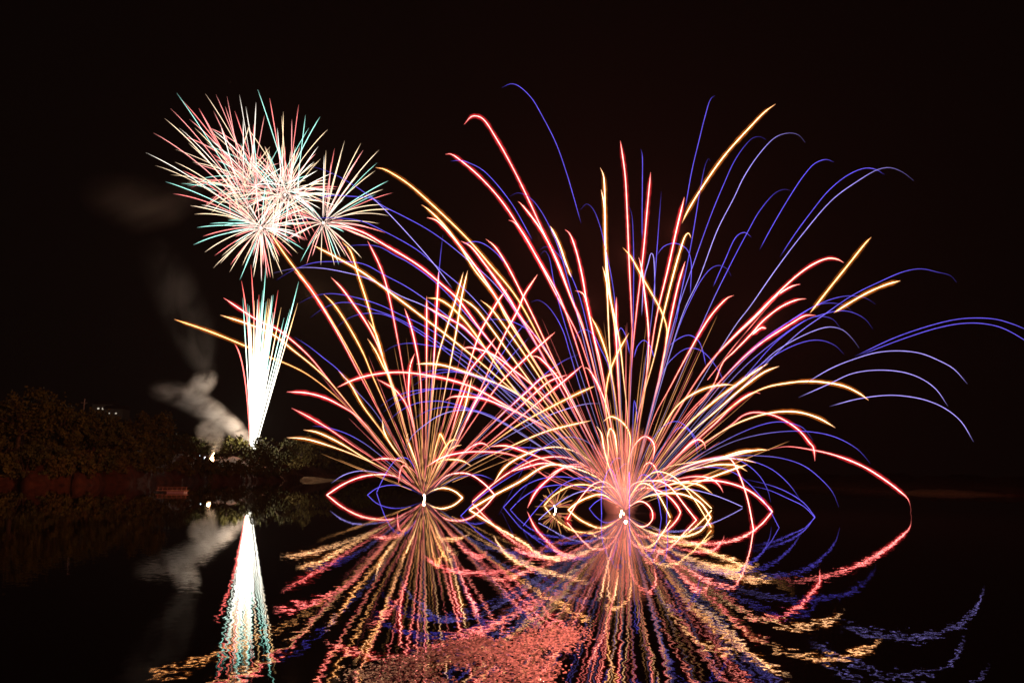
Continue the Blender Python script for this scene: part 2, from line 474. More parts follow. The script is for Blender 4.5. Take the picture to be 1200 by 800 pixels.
# houses on the hill far behind, only their windows show
def house(px, py, Y, label, wins):
    p = at(px, py, Y); root = empty('house', (p.x, p.y, p.z - 3)); tag(root, label, 'house', 'houses on the far hill')
    b = MB(); b.box(p.x - 5, p.x + 5, p.y + .2, p.y + 8, p.z - 3, p.z + 2.2); b.build('wall', M_WALL, root)
    b = MB(); b.v = [(p.x - 5.5, p.y - .3, p.z + 2.21), (p.x + 5.5, p.y - .3, p.z + 2.21), (p.x + 5.5, p.y + 8.5, p.z + 2.21), (p.x - 5.5, p.y + 8.5, p.z + 2.21), (p.x - 5.5, p.y + 4, p.z + 4.4), (p.x + 5.5, p.y + 4, p.z + 4.4)]
    b.f = [(0, 1, 5, 4), (2, 3, 4, 5), (0, 4, 3), (1, 2, 5), (0, 3, 2, 1)]; b.build('roof', M_ROOF, root)
    for dx, w, hh in wins:
        b = MB(); b.box(p.x + dx, p.x + dx + w, p.y + .1, p.y + .197, p.z - hh / 2, p.z + hh / 2); b.build('window', M_WINDOW, root)


house(119, 478.5, 420, 'far hillside house with the brighter row of lit windows', ((-2.2, .9, .7), (0.2, 1.2, .9), (2.2, .4, .4)))
house(132, 484, 415, 'far hillside house with fainter windows, lower on the right', ((-2.0, .4, .4), (1.2, .8, .5)))
# the dark hill they stand on
V = []; FC = []
for i in range(41):
    px = -300 + i * 20; d = ray(px, horizon_py(px))
    hx = max(0, 1 - abs(px - 60) / 340.0)
    for Y, hz in ((330, 0), (380, .55), (412, .80), (430, .86), (480, 1.0), (640, .9)):
        V.append((d.x / d.y * Y, Y, 6 + 30 * hz * hx ** .8 + rng.uniform(-.5, .5)))
for i in range(40):
    for k in range(5):
        a = i * 6 + k; FC.append((a, a + 6, a + 7, a + 1))
tag(mesh_obj('far_hill', V, FC, principled('far_hill_grass', ((0.015, 0.018, 0.01), (0.03, 0.03, 0.018)), .2)), kind='structure')

# ------------------------------------------------------------------ fireworks
RED, GOLD, BLUE, LILAC, TEAL, WHITE = (8.6, 1.75, 1.60), (8.0, 3.4, 1.15), (0.25, 0.18, 1.45), (1.0, 0.82, 1.8), (1.6, 4.2, 3.4), (7, 6.2, 5)
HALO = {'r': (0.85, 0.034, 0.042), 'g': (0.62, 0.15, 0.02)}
COLS = {'r': RED, 'g': GOLD, 'b': BLUE, 'w': LILAC, 't': TEAL}
ORANGE_END = (5.0, 1.9, 0.6)


def spline(P, per=9):
    """Catmull-Rom through pixel points."""
    P = [np.array(p, float) for p in P]
    if len(P) == 2: return [P[0] + (P[1] - P[0]) * i / 12 for i in range(13)]
    Q = [2 * P[0] - P[1]] + P + [2 * P[-1] - P[-2]]
    out = []
    for i in range(1, len(Q) - 2):
        p0, p1, p2, p3 = Q[i - 1:i + 3]
        t0 = 0; t1 = t0 + max(1e-3, np.linalg.norm(p1 - p0)) ** .5; t2 = t1 + max(1e-3, np.linalg.norm(p2 - p1)) ** .5; t3 = t2 + max(1e-3, np.linalg.norm(p3 - p2)) ** .5
        k = max(3, min(14, int(np.linalg.norm(p2 - p1) / 5)))
        for j in range(k):
            t = t1 + (t2 - t1) * j / k
            a1 = (t1 - t) / (t1 - t0) * p0 + (t - t0) / (t1 - t0) * p1; a2 = (t2 - t) / (t2 - t1) * p1 + (t - t1) / (t2 - t1) * p2; a3 = (t3 - t) / (t3 - t2) * p2 + (t - t2) / (t3 - t2) * p3
            b1 = (t2 - t) / (t2 - t0) * a1 + (t - t0) / (t2 - t0) * a2; b2 = (t3 - t) / (t3 - t1) * a2 + (t - t1) / (t3 - t1) * a3
            out.append((t2 - t) / (t2 - t1) * b1 + (t - t1) / (t2 - t1) * b2)
    out.append(P[-1])
    return out


def lerp(a, b, t): return tuple(a[i] + (b[i] - a[i]) * t for i in range(3))


def trail(mb, pts, Ys, width, color, style, rng, gain=1.0, halo=None, fade=False):
    """pts: pixel polyline from source to tip; Ys: distance of each; width in photo pixels."""
    N = len(pts); seed0 = rng.uniform(0, 6.28)
    L = np.concatenate([[0], np.cumsum([np.linalg.norm(pts[i + 1] - pts[i]) for i in range(N - 1)])]); T = L[-1]; s = L / max(T, 1e-6)
    P3 = []; R = []; C = []; HC = []
    for i in range(N):
        Y = min(Ys[i], water_y(*pts[i]) * 0.999)
        P3.append(at(pts[i][0], pts[i][1], Y))
        u = s[i]
        ramp = min(1.0, L[i] / min(300.0, max(60.0, T * .8)))          # thin and quick near the tube, slow and bright further out
        if style == 'blue':
            r = .40 + .60 * ramp; b = .06 + .94 * ramp ** 1.5
            col = lerp(LILAC, color, min(1, max(0, (u - .3) / .4)))
            b *= min(1, (1 - u) / .18 + .10); r *= min(1, (1 - u) / .12 + .45)
        elif style == 'air':
            r = min(1, u / .08 + .3) * min(1, (1 - u) / .10 + .35); b = min(1, u / .12 + .1) * min(1, (1 - u) / .12 + .15); col = color
        elif style == 'dim':
            r = .7; b = .16 + .10 * math.sin(u * 23) ; b *= min(1, (1 - u) / .3 + .1); col = color
        elif style == 'water':
            r = .34 + .66 * min(1, u / .5); b = .08 + .92 * min(1, u / .45) ** 1.4; col = color
        else:
            r = .24 + .76 * ramp ** .9; b = .03 + .97 * ramp ** 2.2; col = color
            r *= min(1, (1 - u) * T / 22 + .22); b *= min(1, (1 - u) * T / 12 + .2)
        fl = 1 + .22 * math.sin(L[i] * .9 + seed0) * math.sin(L[i] * .37 + seed0 * 2)          # stars flicker as they burn
        if style in ('star', 'blue') and ramp < .5: fl *= 1 + (.5 - ramp) * 1.3 * math.sin(L[i] * 1.6 + seed0 * 3)
        b *= max(.05, fl)
        if fade:
            q_ = min(1, max(0, (1 - u) / .10 - .55)); b *= .04 + .96 * q_; r *= .35 + .65 * q_
        HC.append(b * r)
        R.append(max(.12, r) * width * .5 * Y / F_PX); C.append((col[0] * b * gain, col[1] * b * gain, col[2] * b * gain, 1))
    mb.tube(P3, R, C, n=4)
    if halo:  # outer glow tube imitates camera bloom round the trail
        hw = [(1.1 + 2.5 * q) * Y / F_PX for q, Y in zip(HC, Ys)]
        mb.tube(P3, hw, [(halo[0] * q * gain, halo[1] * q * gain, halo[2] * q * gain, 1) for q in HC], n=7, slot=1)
    return T


# one line per trail: colour, source (M = mine on the right, L = mine on the left), flags, then pixels of the photo from tip to source.
# flags: a = lights up in the air (no stretch down to the source), w = tip falls into the water, d = dim, n = no flag
DATA = """
b M a 588,103 598,98.5 606,100 622,114 637,139 652,169 664,203 672,230 681,262
r M n 544,146 552,137 558,136 566,139.5 582,163 600,195 617,229 639,277 655,310 669,348 681,375 694,424 706,474
r M n 522,181 528,180.5 541,189 563,208 588,236 612.5,273 631,305 650,342 677,392 690,428 705,467
b M a 528,189 540,188 552,192 566.5,200 597.5,235.6 624,281.5
r M n 607,236 610.6,239 627.5,260 642.5,284 668.7,348 688,400
r M n 596,258 602,260 612,272 629,301 655.6,348 673,396
b M n 597.5,230 607,226 620,231 631,243 644,265.6 656,295
g M a 645,265 655,285 663,308 669.6,325
r M n 662,269 667,273 674,290 682,322 688,357 695.6,394 705,441 710.6,471
b M n 633,299 638,294 642.5,299 650,335 662,380
b M n 632,293 639.7,289 650,294 663,310.6 676,339 682.5,359
b M n 680,246 687.5,239 695,245 702.5,263 709,289 720,348
r M n 674,340.6 680,342 684,345 688,357 696,395 703,422
g M n 703.4,196.5 707,205 709,250 710,295 714.7,342 722,400
g M n 704.5,222 708,240 709,280 711.5,340 716,430 724,488
g M n 706,312 709,322 714,345 725.6,398 731,445 735,488
r M n 727,165 732.5,205 735,250 737,300.6 740,368 740.6,387 737,460
b M a 751,175 752.5,180.6 752.8,215 752.5,250 752.5,281
r M n 762.5,202 760.6,222 758,250 754,295 745.6,368 740.6,422
b M n 775,224.6 773,250 770,291 764,368 757,420
b M n 735,243 737,242.5 740,250 742,276 742,368
r M n 802,231 792.5,270.6 783,314 770,368 761,422 748,488
g M a 909,122 897,130.6 879,149 849,182.5 822.5,220 805,249 799,262
b M a 838,112 833,116 826,137.5 819,165.6 811,199 803,244
b M n 832.5,189 830.5,186 827,192 820.6,222 816,250 809,291 792,370
b M n 898,164 891,160.5 882.7,161.5 872,172 860,190 849,214 834,250 811,314 792,370
w M n 943.5,167 936,158.5 925,156 909.5,160.5 891,179 872,207 860,232 841,269 819,327 800,368
b M n 928,224 920,222 909.5,225.5 891,246 875.5,273 854,314 828,368
b M a 977.5,190 968,187 955,191.5 942.5,205 922,236 900,274 890,293
b M a 1037,205 1027,199 1014.6,197 994,205 971,223.5 951,248 931,275 914,301
w M n 1071,212 1058,202 1043.5,196.6 1029,198.7 1004,213 975.5,234 940,275 909,316 879,359 860,384
b M a 880.6,278 873,272.5 864,276 849,306 835.6,336
b M n 857,324 852.5,315.6 843,311 834,314 822.5,327 811,348 795,385
b M a 809,345 809.5,304 804,291 790.6,285 777.5,289 770,299
g M n 810,279 807,273.4 804,275 796,297 777.5,368 767,417 748,488
r M n 803,306 796,329 787,368 780,405.6 762,488
b M n 803,312 800,332.5 794,368 791,381
r M n 748.4,301.5 751,310 755,340 760,390.6 758.4,432 750,490
w M a 767,357 767,317 765,298 763,297 759.7,308 755,325 752,370
g M n 729.7,290 738,299 755,329 775.6,366 781.5,385 781,396 776,430
r M n 860,346 852.5,349 839,362.5 829,375.6 810,407.5 784,456 767,488
r M n 722.4,348 722,387 725.6,471
r M n 683.4,431.5 688,431 695.6,441 705,460 714,488
g M n 737,390 724,413 714,437.5 710.6,456 710,480
g M n 692,370 700,385 712.5,420.6 724,488
b M n 673,404 677,390.6 685,386 694,390.6 705,411 714,432
b M a 724,390.6 727.5,384 733,392.5 738,415
b M a 743,419 747,405.6 754.6,398.5 762,405.6 767,420.6
b M a 827,428 823,409 817.5,398 807,392.5 793,398 783,406.5
b M n 851,456 842,434 825,413 814,408 802.5,409 789,419 779,432
b M n 746,512 746.5,485 743.4,469 742,488 741,520
g M n 860,451 850,450.6 829,454 802.5,467.5 784,488
r M n 945,350 935,351 916,359 894,376 880.6,391 859,413 847.5,424 838,447 827,465.6 806,488
r M n 989,308 982,304 970.6,302.7 954,309 935,322 909,346 884,372.5 860,395 829,428 791,488
r M n 938,333 929,335 909,347 884,371 861,393 830,427 790,488
r M a 898,384.6 892,384 880.6,393
r M n 956.5,369.5 944,369.6 925.6,380 882.5,409 840,450.6 800,492
r M d 916,340.6 860,406 829,445
g M a 1021,278 1015.6,283.4 991,314 972.5,337 949,367
g M a 1055,329 1040,333 1017.5,342.5 997,354 977,366.5
b M n 1121,331 1114,323 1099,319 1080,315 1060,318 1029,331 999,346 963,370.6 930,395
b M n 1026,356.5 1014,349 995,346.6 976,350 950,361 920,380 894,400.6 850,445
b M n 999,365 989,357.5 972.5,355 957.5,357.5 935,370.6 897.5,395 850,440
b M n 1023,385.6 1014,374 999,366 984,364 965,368 942.5,376 897.5,408 860,442
b M n 985.6,385.6 976,374 963,370.6 950,372.5 916,395 901,409 883,429.6
w M n 1007,408 999,397 987.5,386.5 972.5,383 954,387.5 912.5,409 892.5,426 840,475
b M n 989,415 979,405 964,399 949,399 928,405.6 896,424 850,462
g M n 913,429 896,435.6 868,456 840,480.6 800,516
g M n 900,425.7 877.5,440 840,467.5 805,498
g M n 879,441 859,454 835,472 800,504
r M n 891,461 885,459.4 874,464 857,477 840,494 800,530
g M n 1018,469 1009,462 990,452.5 967.5,448 945,446.5 920.6,449 900,453 883,460 858,476 820,508
g M n 979,501 960,490 937.5,483 917,482 896,485 868,494 840,509 790,545
r M n 955,540 953,523.6 949,519 937.5,505 919,492 902,485 883,483 870,487 859,496 838,511 795,543
b M n 953,516 941,501 926,495.6 911,494 892.5,497.5 868,507 844,519 800,545
b M n 1020,543 1007.6,528.5 994,519 975,510.6 952.5,506 924,505 887,509.6 855,519 800,548
b M a 1212,392 1200,385 1185,379 1167,374 1144,372.5 1122,374 1095,380 1050,395 1001.6,417.5
b M a 1212,407 1200,398 1174,384 1151,379 1126.5,379 1099.5,384 1061,396 1008,416
w M a 1134,450 1117.5,432 1099.5,422 1079,414 1054.5,411 1027.5,413 1000,421 975,431 942,450
w M a 1111,476 1097,456 1081.5,444.5 1061,436.6 1030,433.5 999,437.5 971,450 935.6,465.6
w M a 1141,517.6 1126.5,494 1108.5,479 1086,469 1061,464 1039,463 1005,467.3 972,476
r M awf 1067,601 1067.5,597 1064,584.5 1054,575 1034,560 1010,545.5 978,533 947,526 922,523 900,526.5
r M w 905,599 893,586 878.5,575 861,567.5 839.5,563 820,563 790,566 757,577
g M w 833,606 820,588 800,579 785,577.5 767,579 752,584
r M w 816,609 801,590 786,571 775,564 762,563 749,564 739,570
r M w 797.5,600 794,593 782.5,580.6 767.5,573 750.6,572 740,580
r M w 765,604 764,598 758,590 750.6,587 744,589
b M w 737.5,603 737.5,552.5
g M n 706.5,494 715,488 724,490.6 734,500 738.4,511 737.5,532 735.6,545
r M n 764.6,540 767,524 764,516 756,511 749,515 741,526 736.5,545
r M n 773,562 767.5,547 761,541.6 754,547 749,565.6
g M n 724,534 719,505.6 715,502 712,511 713,526 712,567.5
g M n 699,499 704.7,507.5 707.5,524 715,550.6
b M n 731,541 726,536.5 720.6,537.5 715,548.7
b M n 738.4,547 733,543 726,549 720.6,562
b M n 822,530 814,511 801,497 792,493.4 779,498 765.6,513 752,540
b M n 818,535.6 814,515 805,502 795.6,501 786,511 768,535
r M n 826.5,526 825.6,520 820,515 812.5,517 803,525 780,548
g M n 888,527 869,528.5 844,536 820,540 771,552
g M n 886,542 870,538 844,537 820,541 799,549 779,560
r M n 847.5,577 844,570 834.6,561 820,558 799,560 771,569
g M n 835,578 820,568 805,565.6 786,567.5 766,573
g M n 875.6,552 864,545.5 844,544 820,548 790,557
g M n 876,544 858,550
g M n 902,527 888,527 860,533 820,545 780,560
r M w 883,620 876,584.5 866,555 856.5,538 849,536 820,541 785,555
b M n 983,594 976,577 961,560 942,545.5 917.5,537 893,534 856.5,534.6 815,545
b M n 903,588 900,575 890.7,558 873.6,543 852,534.6 815,543
b M n 939,587 925,567.5 905,550 883,540.7 860,537 815,547
b M w 913,618 900,594 881,570 859,553 834.6,547 800,553
b M aw 955,605 942,589 922,576 900,567.5 872,561
b M aw 955,606 942,593 925,584.5 900,573.6 873.6,568
b M n 595,556 605,546 620,536 640,522 655,514 672,512 689,518 706,536 720,560
g M n 579,565 589,550 600,540.6 619,531 637,525 657,524 685,535 712,562
b M w 590,594 600,583 615,569 637,560 667,559 700,568
b M w 598,597 611,584 630,572.5 652,568 675,569 705,577
b M d 584,604 600,574 612,551 622,520
b M d 605,590 622.5,561 640,540
b M aw 540,604 564,581 600,557 617,548 640,538
g M w 550,597 579,580 611,563 634,548 649,544 679,550 705,563
r M n 618,595 628,576 643,561 664,546 679,544 705,557
r M n 499,547 517.5,536 542,530 566,529 592.5,531 615,539 641,559 667.5,570.6 700,579
r M n 574,523 592.5,522 615,529 640,539 680,556 710,575
r M n 600,552 620,546 636,542.5 660,546 679,555.6 705,570
r M n 640,560 655,550 670,546 687,549 704,562 720,578
g M w 637.5,592 649,580 673,568 700,571
g M w 666,597 677.5,588 690.6,582 705,579
g M n 689,577 700,571 711,570 722.5,573
b M w 690.6,595.6 698,588 710,583
b M w 705,602 704.7,582.5 707,565 715,549
b M w 775,607 771,582.5 762,560 752.5,556
b M w 781,612 781.5,582.5 777,558 769,550.6
r M n 395,454 414,445 436,439 466,436 498,439 536,447 564,459 611,486 641,499 667.5,518 705,560
g M n 440,196.5 449,198 462.5,205 479,216 500,234 547,279 575,311 605,348 639,409 667.5,461
g M n 494,240 500,244 519,262 537.5,286 556,316 581,348 592.5,371 622.5,418 649,461
r M n 500,255 511,258 528,275 549,301 565.6,324 581,348 605,388 650,460
r M n 540,282.5 550.6,288 569,310.6 596,348 607.5,367.5 630,397.5 658,442.5 671,478
r M n 569,280 579,288 592,307 612.5,346 626,373 649,422 675,478
b M a 543,286 556,283 567.5,286 582.5,297.5 592,309
r M n 569,315 575,320 596,350 620,388 665,470
r M n 385,263 405,266 425,272 451,287 489,310 515,331 536,350 560,382 600,433 650,500
g M n 367,287.5 382,295 395,302 423,318 455,341 500,375 517.5,388 555,418 592.5,450 626,478
b M n 359,195.6 370.6,196.6 391,204 419,220 447.5,240.6 470,252 498,267 519,281 545,302 590,345
w M a 430,225 440,235 462.5,257.5 507.5,308 530,338
b M a 374,232 391,229 410,230 432.5,232 447,237
b M n 348,259 372.5,255.6 395,255.6 423,259 451,271.5 489,293 507,308 560,355
b M n 396,294 406,289 425,287 444,289 462.5,299 481,309 520,340
w M n 320,320 348,314 374,314 404,319 432.5,327 470,347 500,360 545,395
b M n 324,328 342.5,317 367,308 395,306.6 425,309 451,322.5 479,337.5 519,366 560,400
b M n 351,355 367,347 387.5,344 410,347 442,356 470,369 498,382.5 540,412
b M n 364,372 376,363 395,355 414,355 436,362 470,375 519,405 560,436
b M n 395,383 408,373 425,367.5 447.5,368 466,375 507.5,401 545,430
b M n 449,412.5 462.5,405 479,402 498,404 520,408 545,418
b M n 480,444 495,437 517.5,433 536,435 564,444 602,463 650,505
b M n 484,452 499,442.5 521,436 544,437 574,446 602,460 640,490
b M n 445.6,476 460.6,465.6 479,459 498,456 514,455 536,456.5 564,465 600,482
b M n 449,482.5 470,467.5 498,458 519,455 545,459 580,472
b M n 454,494 470,480.6 489,472 505,470 517.5,470 542,476 570,486 600,500
b M n 483,492 498,482.5 517.5,477 542,478 574,486 611,509 650,535
w M n 474,527.5 483,510.6 498,497.5 514,487 536,480.6 559,482.5 592.5,497.5 622.5,516 660,540
b M n 558,381.5 568,376 581,374 598,376 615,384 632,398
b M n 622.5,354 630,351.6 639,356 649,367.5 660,388 667.5,412.5 685,470
r M n 540,410 547.5,407 560.6,409 579,416 604,435 622.5,450 650,477
r M n 620.6,417 630,418 639,425.6 652.5,440.6 675,480
g M n 488,426.5 500.6,426 517.5,427.5 545.6,436 574,446 602,459 650,495
r M n 492,441.5 508,441 527,445 555,454 583,469 630,498
r M n 522,469 529,465 545.6,464.6 568,467.5 600,480.6 630,495 660,512.5
g M n 500.6,349 514,350.6 529,360 549,381 592.5,442.5 640,500
g M n 563,351.6 574,360 592.5,384 622,426 660,485
g M n 537,347 556,360 575,384 605,425 650,486
r M n 498,358 517,369 542,382 559,399 585,424 630,470
r L w 383,579.6 402.5,567 425,558 447.5,555.6 462.5,557.5 475.6,564 489,574
b L w 430.6,579.6 442,571.5 459,568 475.6,570.6
w L n 388,566 402.5,556.5 421,551.5 440,553 466,560
g L n 336,512.5 357.5,514 385.6,522 425,537 462.5,555.6
g L n 355.6,503.5 370.6,506 395,517 425,535 466,559
r L n 341.6,478 357.5,486 382,500 414,522 440,539
r L n 336,459 357.5,460 380,465.6 399,475 419,488 451,525
b L n 366,499 380,500 404,507 425,518 447.5,535
r L n 435,539 451,537 470,540 483,550 490.6,559
r L n 467,566 470,548 473,545 477.5,548 487,563
r L n 441.5,444 451,449 462.5,456 475.6,473 483,494 489,528
g L n 448,491 450,505 459,522 472,539
g L n 478,508 476.5,512.5 481,524 489,546
g L n 316,272 335,300 367,343 395,386 429,448 440,471 455,505
r L n 345,318 359,332 395,389 425,446
g L n 379,344.6 389,354 404,375 425,412.5 436,439 455,482
r L n 388,325 399,336 414,356 432.5,384 447.5,416 459,448 473,500
g L n 400.6,283 410,293 421,326 432.5,362 444,405 457,448 475,515
g L n 431,375 440,390 449,420 460,455
g L n 430.6,396.5 440,410.6 449,429 459,448 476,505
r L n 430.6,282 444,309 451,328 459,362 468,409 474.6,448 485,510
r L n 474,361 481,380.6 487,405 491.5,431 494,470
r L n 486,414 481,427.5 479,448 479,467 487,509
r L n 500,347 500,394 499.6,448
r L n 514,318 512,356 507,448 503,500
b L n 519,275 515,312.5 508,420 503,480
g L n 204,374 245,388 290.5,406.6 316.5,418.6 339,427.5 361,439 395,465.6 419,490
r L n 262,349 303.5,376 324,385 340.6,397.5 363,418 387.5,448 425,494
g L n 258,369 289,379 320,392 344,410.6 367,429 387,448 430,500
b L n 345,395 361,405 380,420 395,432 414,454 442,486
g L n 395,432 402.5,440.6 410,449 425,475 451,510.6
b L n 660,533 637,526.6 615,524 589,527 555,538 525,559
g L n 543,319 535,348 525,379 512,424 506,478
g L n 548,317 541,348 534,392 517.5,478
r L n 594,339 585,350.6 574,369 562.5,390 549,429 532.5,478
r L n 630,321.5 614,346 607.5,362 592.5,390 574,431 553,478
r L n 581,395 568,412.5 549,437 530,490
r L n 650.6,389 630,407 607.5,427.5 585,450 550,500
r L n 655,436 635.6,442.5 619,457.5 596,478 550,522
r L n 665,439 645,446 626,461 607.5,478 555,524
r L n 682.5,428 660,447 645,459 622.5,478 565,525
g L n 697.5,452 679,460 645,477 611,495.6 581,516
g L n 693,492.5 668,498 641,505 600,522 555,544
b L n 680,414.6 660,423 625,450
w L n 704.6,472.5 688,473 664,479 640,488 580,520
b L n 627,369 611,384 585,420 550,480
b L n 620.6,395 607,409 580,440
r L n 549,445 537,480 520,535
g L n 553,442 544,480 525,530
r L n 574,446 558,470 530,528
g L n 525,527 515.6,508 514,512.5 508,535 503,561
g L n 538,516 530.6,515 523,522 512,541 504,559
g L n 541,521 530.6,524 517.5,541 506,562
g L n 552.5,546 544,540.6 530.6,538 514,541 506,555
r L n 574,526 570,521 562.5,519 551,524 530,544
r L w 580,580 568,567 551,555.6 538,554 523,557.5 506,574
b L n 578,562 564,556.5 551,556.5 532.5,561 514,572.5
g L w 542,583 534,576 521,571.5 508,574
"""

SRC = {'M': (733.0, 597.0), 'L': (497.0, 581.0)}
Y0 = {k: water_y(v[0], v[1] + 3) for k, v in SRC.items()}
TR = {'M': [], 'L': []}
rng = random.Random(11)
for line in DATA.strip().splitlines():
    c, src, fl, *pp = line.split()
    P = [tuple(float(q) for q in p.split(',')) for p in pp][::-1]
    if 'a' not in fl and 'd' not in fl: P = [SRC[src]] + P
    pts = spline(P)
    base = Y0[src]; x0, y0 = SRC[src]
    tip = P[-1]
    ext = math.hypot(tip[0] - x0, tip[1] - y0) / F_PX * base
    if 'w' in fl: Yt = min(water_y(*tip), base * 1.5)
    else: Yt = base + rng.uniform(-.33, .33) * min(ext, base * .55)
    Ys = []
    for q in pts:
        fr = min(1.0, math.hypot(q[0] - x0, q[1] - y0) / max(1.0, math.hypot(tip[0] - x0, tip[1] - y0))) if 'w' not in fl else None
        Ys.append(fr)
    if 'w' in fl:
        L_ = np.concatenate([[0], np.cumsum([np.linalg.norm(pts[i + 1] - pts[i]) for i in range(len(pts) - 1)])])
        fr0 = math.hypot(P[0][0] - x0, P[0][1] - y0) / max(1.0, math.hypot(P[0][0] - x0, P[0][1] - y0) + L_[-1])
        Ys = [fr0 + (1 - fr0) * l / L_[-1] for l in L_]
    Ys = [base + (Yt - base) * f for f in Ys]
    TR[src].append((c, fl, pts, Ys))


rng = random.Random(23)
for src, n_, lo, hi in (('M', 8, 50, 190), ('L', 1, 40, 95)):          # low stars that arc down into the water
    x0, y0 = SRC[src]; base = Y0[src]
    for k in range(n_):
        sd = 1 if k % 2 else -1; dx = rng.uniform(lo, hi) * sd; Yt = base * rng.uniform(.66, 1.3)
        tipx = x0 + dx; tipy = horizon_py(tipx) + CAM.z * F_PX / Yt; hgt = rng.uniform(18, 62)
        P = [np.array((x0 + dx * u, y0 + (tipy - y0) * u - hgt * 4 * u * (1 - u) * (1.25 - .5 * u))) for u in (0, .15, .35, .55, .75, .9, 1)]
        pts = spline(P); TR[src].append((rng.choice('rrgbgw'), 'wt', pts, [base + (Yt - base) * i / (len(pts) - 1) for i in range(len(pts))]))


def build_trail(mb, src, c, fl, pts, Ys, rng):
    col = COLS[c]
    if c == 'r': col = lerp(RED, (8.4, 2.9, 1.9), rng.random() * .7)
    if c == 'g': col = lerp(GOLD, (8.0, 4.6, 2.4), rng.random())
    if c in 'bw':
        wd = .62 if c == 'b' else .7
        if 'a' in fl: st = 'air' if 'w' not in fl else 'water'
        elif 'w' in fl: st = 'water'
        elif 'd' in fl: st = 'dim'
        else: st = 'blue'
        if c == 'w': col = lerp(BLUE, LILAC, .6)
        g = 1.0
    else:
        wd = 1.02 if src == 'M' else .94
        wd *= rng.uniform(.78, 1.12) * (.66 if 't' in fl else 1)
        st = 'water' if 'w' in fl else 'air' if 'a' in fl else 'dim' if 'd' in fl else 'star'
        g = rng.uniform(.8, 1.1)
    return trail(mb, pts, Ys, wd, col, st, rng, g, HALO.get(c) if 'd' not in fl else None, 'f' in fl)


def flash(parent, px, py, Y, rpx, col):
    p = at(px, py, min(Y, water_y(px, py) * .99)); r = rpx * Y / F_PX
    mb = MB(); mb.blob((p.x, p.y, max(p.z, r * .9)), r, r, r * 1.25, (*col, 1)); mb.build('flash', M_SPARK, parent, True)


def mine(src, label, sparks, flashes):
    x0, y0 = SRC[src]; p = at(x0, y0, Y0[src])
    root = empty('firework_mine', (p.x, p.y, 0.0)); tag(root, label, 'firework', 'fireworks bursting over the lake')
    rng = random.Random(31)
    todo = []
    for c, fl, pts, Ys in TR[src]:
        T = sum(np.linalg.norm(pts[i + 1] - pts[i]) for i in range(len(pts) - 1)) * (1.0 if c in 'rg' else .5)
        todo.append((T, c, fl, pts, Ys))
    todo.sort(key=lambda t: -t[0])
    rest = MB()
    for i, (T, c, fl, pts, Ys) in enumerate(todo):
        if i < 99:
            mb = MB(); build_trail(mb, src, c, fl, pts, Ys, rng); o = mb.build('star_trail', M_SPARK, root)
            if c in 'bw': o['label'] = 'thin violet blue star trail'
            elif c == 'g': o['label'] = 'golden star trail'
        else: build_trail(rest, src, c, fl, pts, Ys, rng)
    for k in range(sparks):                      # short faint sparks close to the tubes
        an = math.radians(max(-68, min(68, rng.gauss(0, 33 if src == 'M' else 30)))); ln = rng.uniform(60, 260) * (1.0 if src == 'M' else .72)
        a = np.array((x0 + rng.uniform(-3, 3), y0 - 2)); s0 = rng.uniform(.02, .35)
        d = np.array((math.sin(an), -math.cos(an)))
        pts = [a + d * ln * (s0 + (1 - s0) * j / 10.0) for j in range(11)]
        dy = rng.uniform(-.12, .12) * ln / F_PX * Y0[src]
        Ys = [Y0[src] + dy * j / 10 for j in range(11)]
        trail(rest, pts, Ys, rng.uniform(.5, .8), COLS[rng.choice('rrgg')], 'dim', rng, rng.uniform(.5, 1.0))
    if rest.v:
        o = rest.build('faint_sparks', M_SPARK, root); o['kind'] = 'stuff'; o['label'] = 'faint thin sparks fanning out near the tubes'
    for f in flashes: flash(root, *f[:2], Y0[src], *f[2:])
    return root


mine('M', 'largest firework, wide red, gold and blue fountain of arcs right of centre on the lake', 70, ((738, 592, .9, (14, 9, 5)), (728.5, 599, 1.2, (14, 9, 5)), (727, 603.5, .9, (14, 8, 4)), (731, 601.5, .7, (14, 8, 4))))
mine('L', 'second firework, red and gold fan with eye shaped loops, left of the largest one', 60, ((497, 580, 1.2, (14, 9, 6)), (497.6, 582.6, 1.0, (14, 9, 6))))

# the small mine between the two
SRC['S'] = (651.0, 594.0); Y0['S'] = water_y(651, 597.5)
p = at(651, 597, Y0['S']); root = empty('firework_mine', (p.x, p.y, 0)); tag(root, 'small low golden burst on the water between the two big fireworks', 'firework', 'fireworks bursting over the lake')
rng = random.Random(8)
for k in range(26):
    an = math.radians(-82 + 164 * (k + rng.uniform(-.4, .4)) / 25.0); ln = rng.uniform(10, 32) * (1.0 - .2 * abs(math.sin(an)))
    d = np.array((math.sin(an), -math.cos(an))); a = np.array((651.0, 594.0))
    pts = [a + d * ln * (.15 + .85 * j / 8) + np.array((0, .09 * ln * (j / 8) ** 2)) for j in range(9)]
    mb = MB(); trail(mb, pts, [Y0['S'] * (1 + rng.uniform(-.02, .02))] * 9, rng.uniform(.6, 1.1), COLS[rng.choice('ggr')], 'air', rng, rng.uniform(.03, .15)); mb.build('star_trail', M_SPARK, root)
flash(root, 649.5, 592.5, Y0['S'], 1.0, (14, 10, 6)); flash(root, 651, 596, Y0['S'], 1.1, (14, 10, 6))


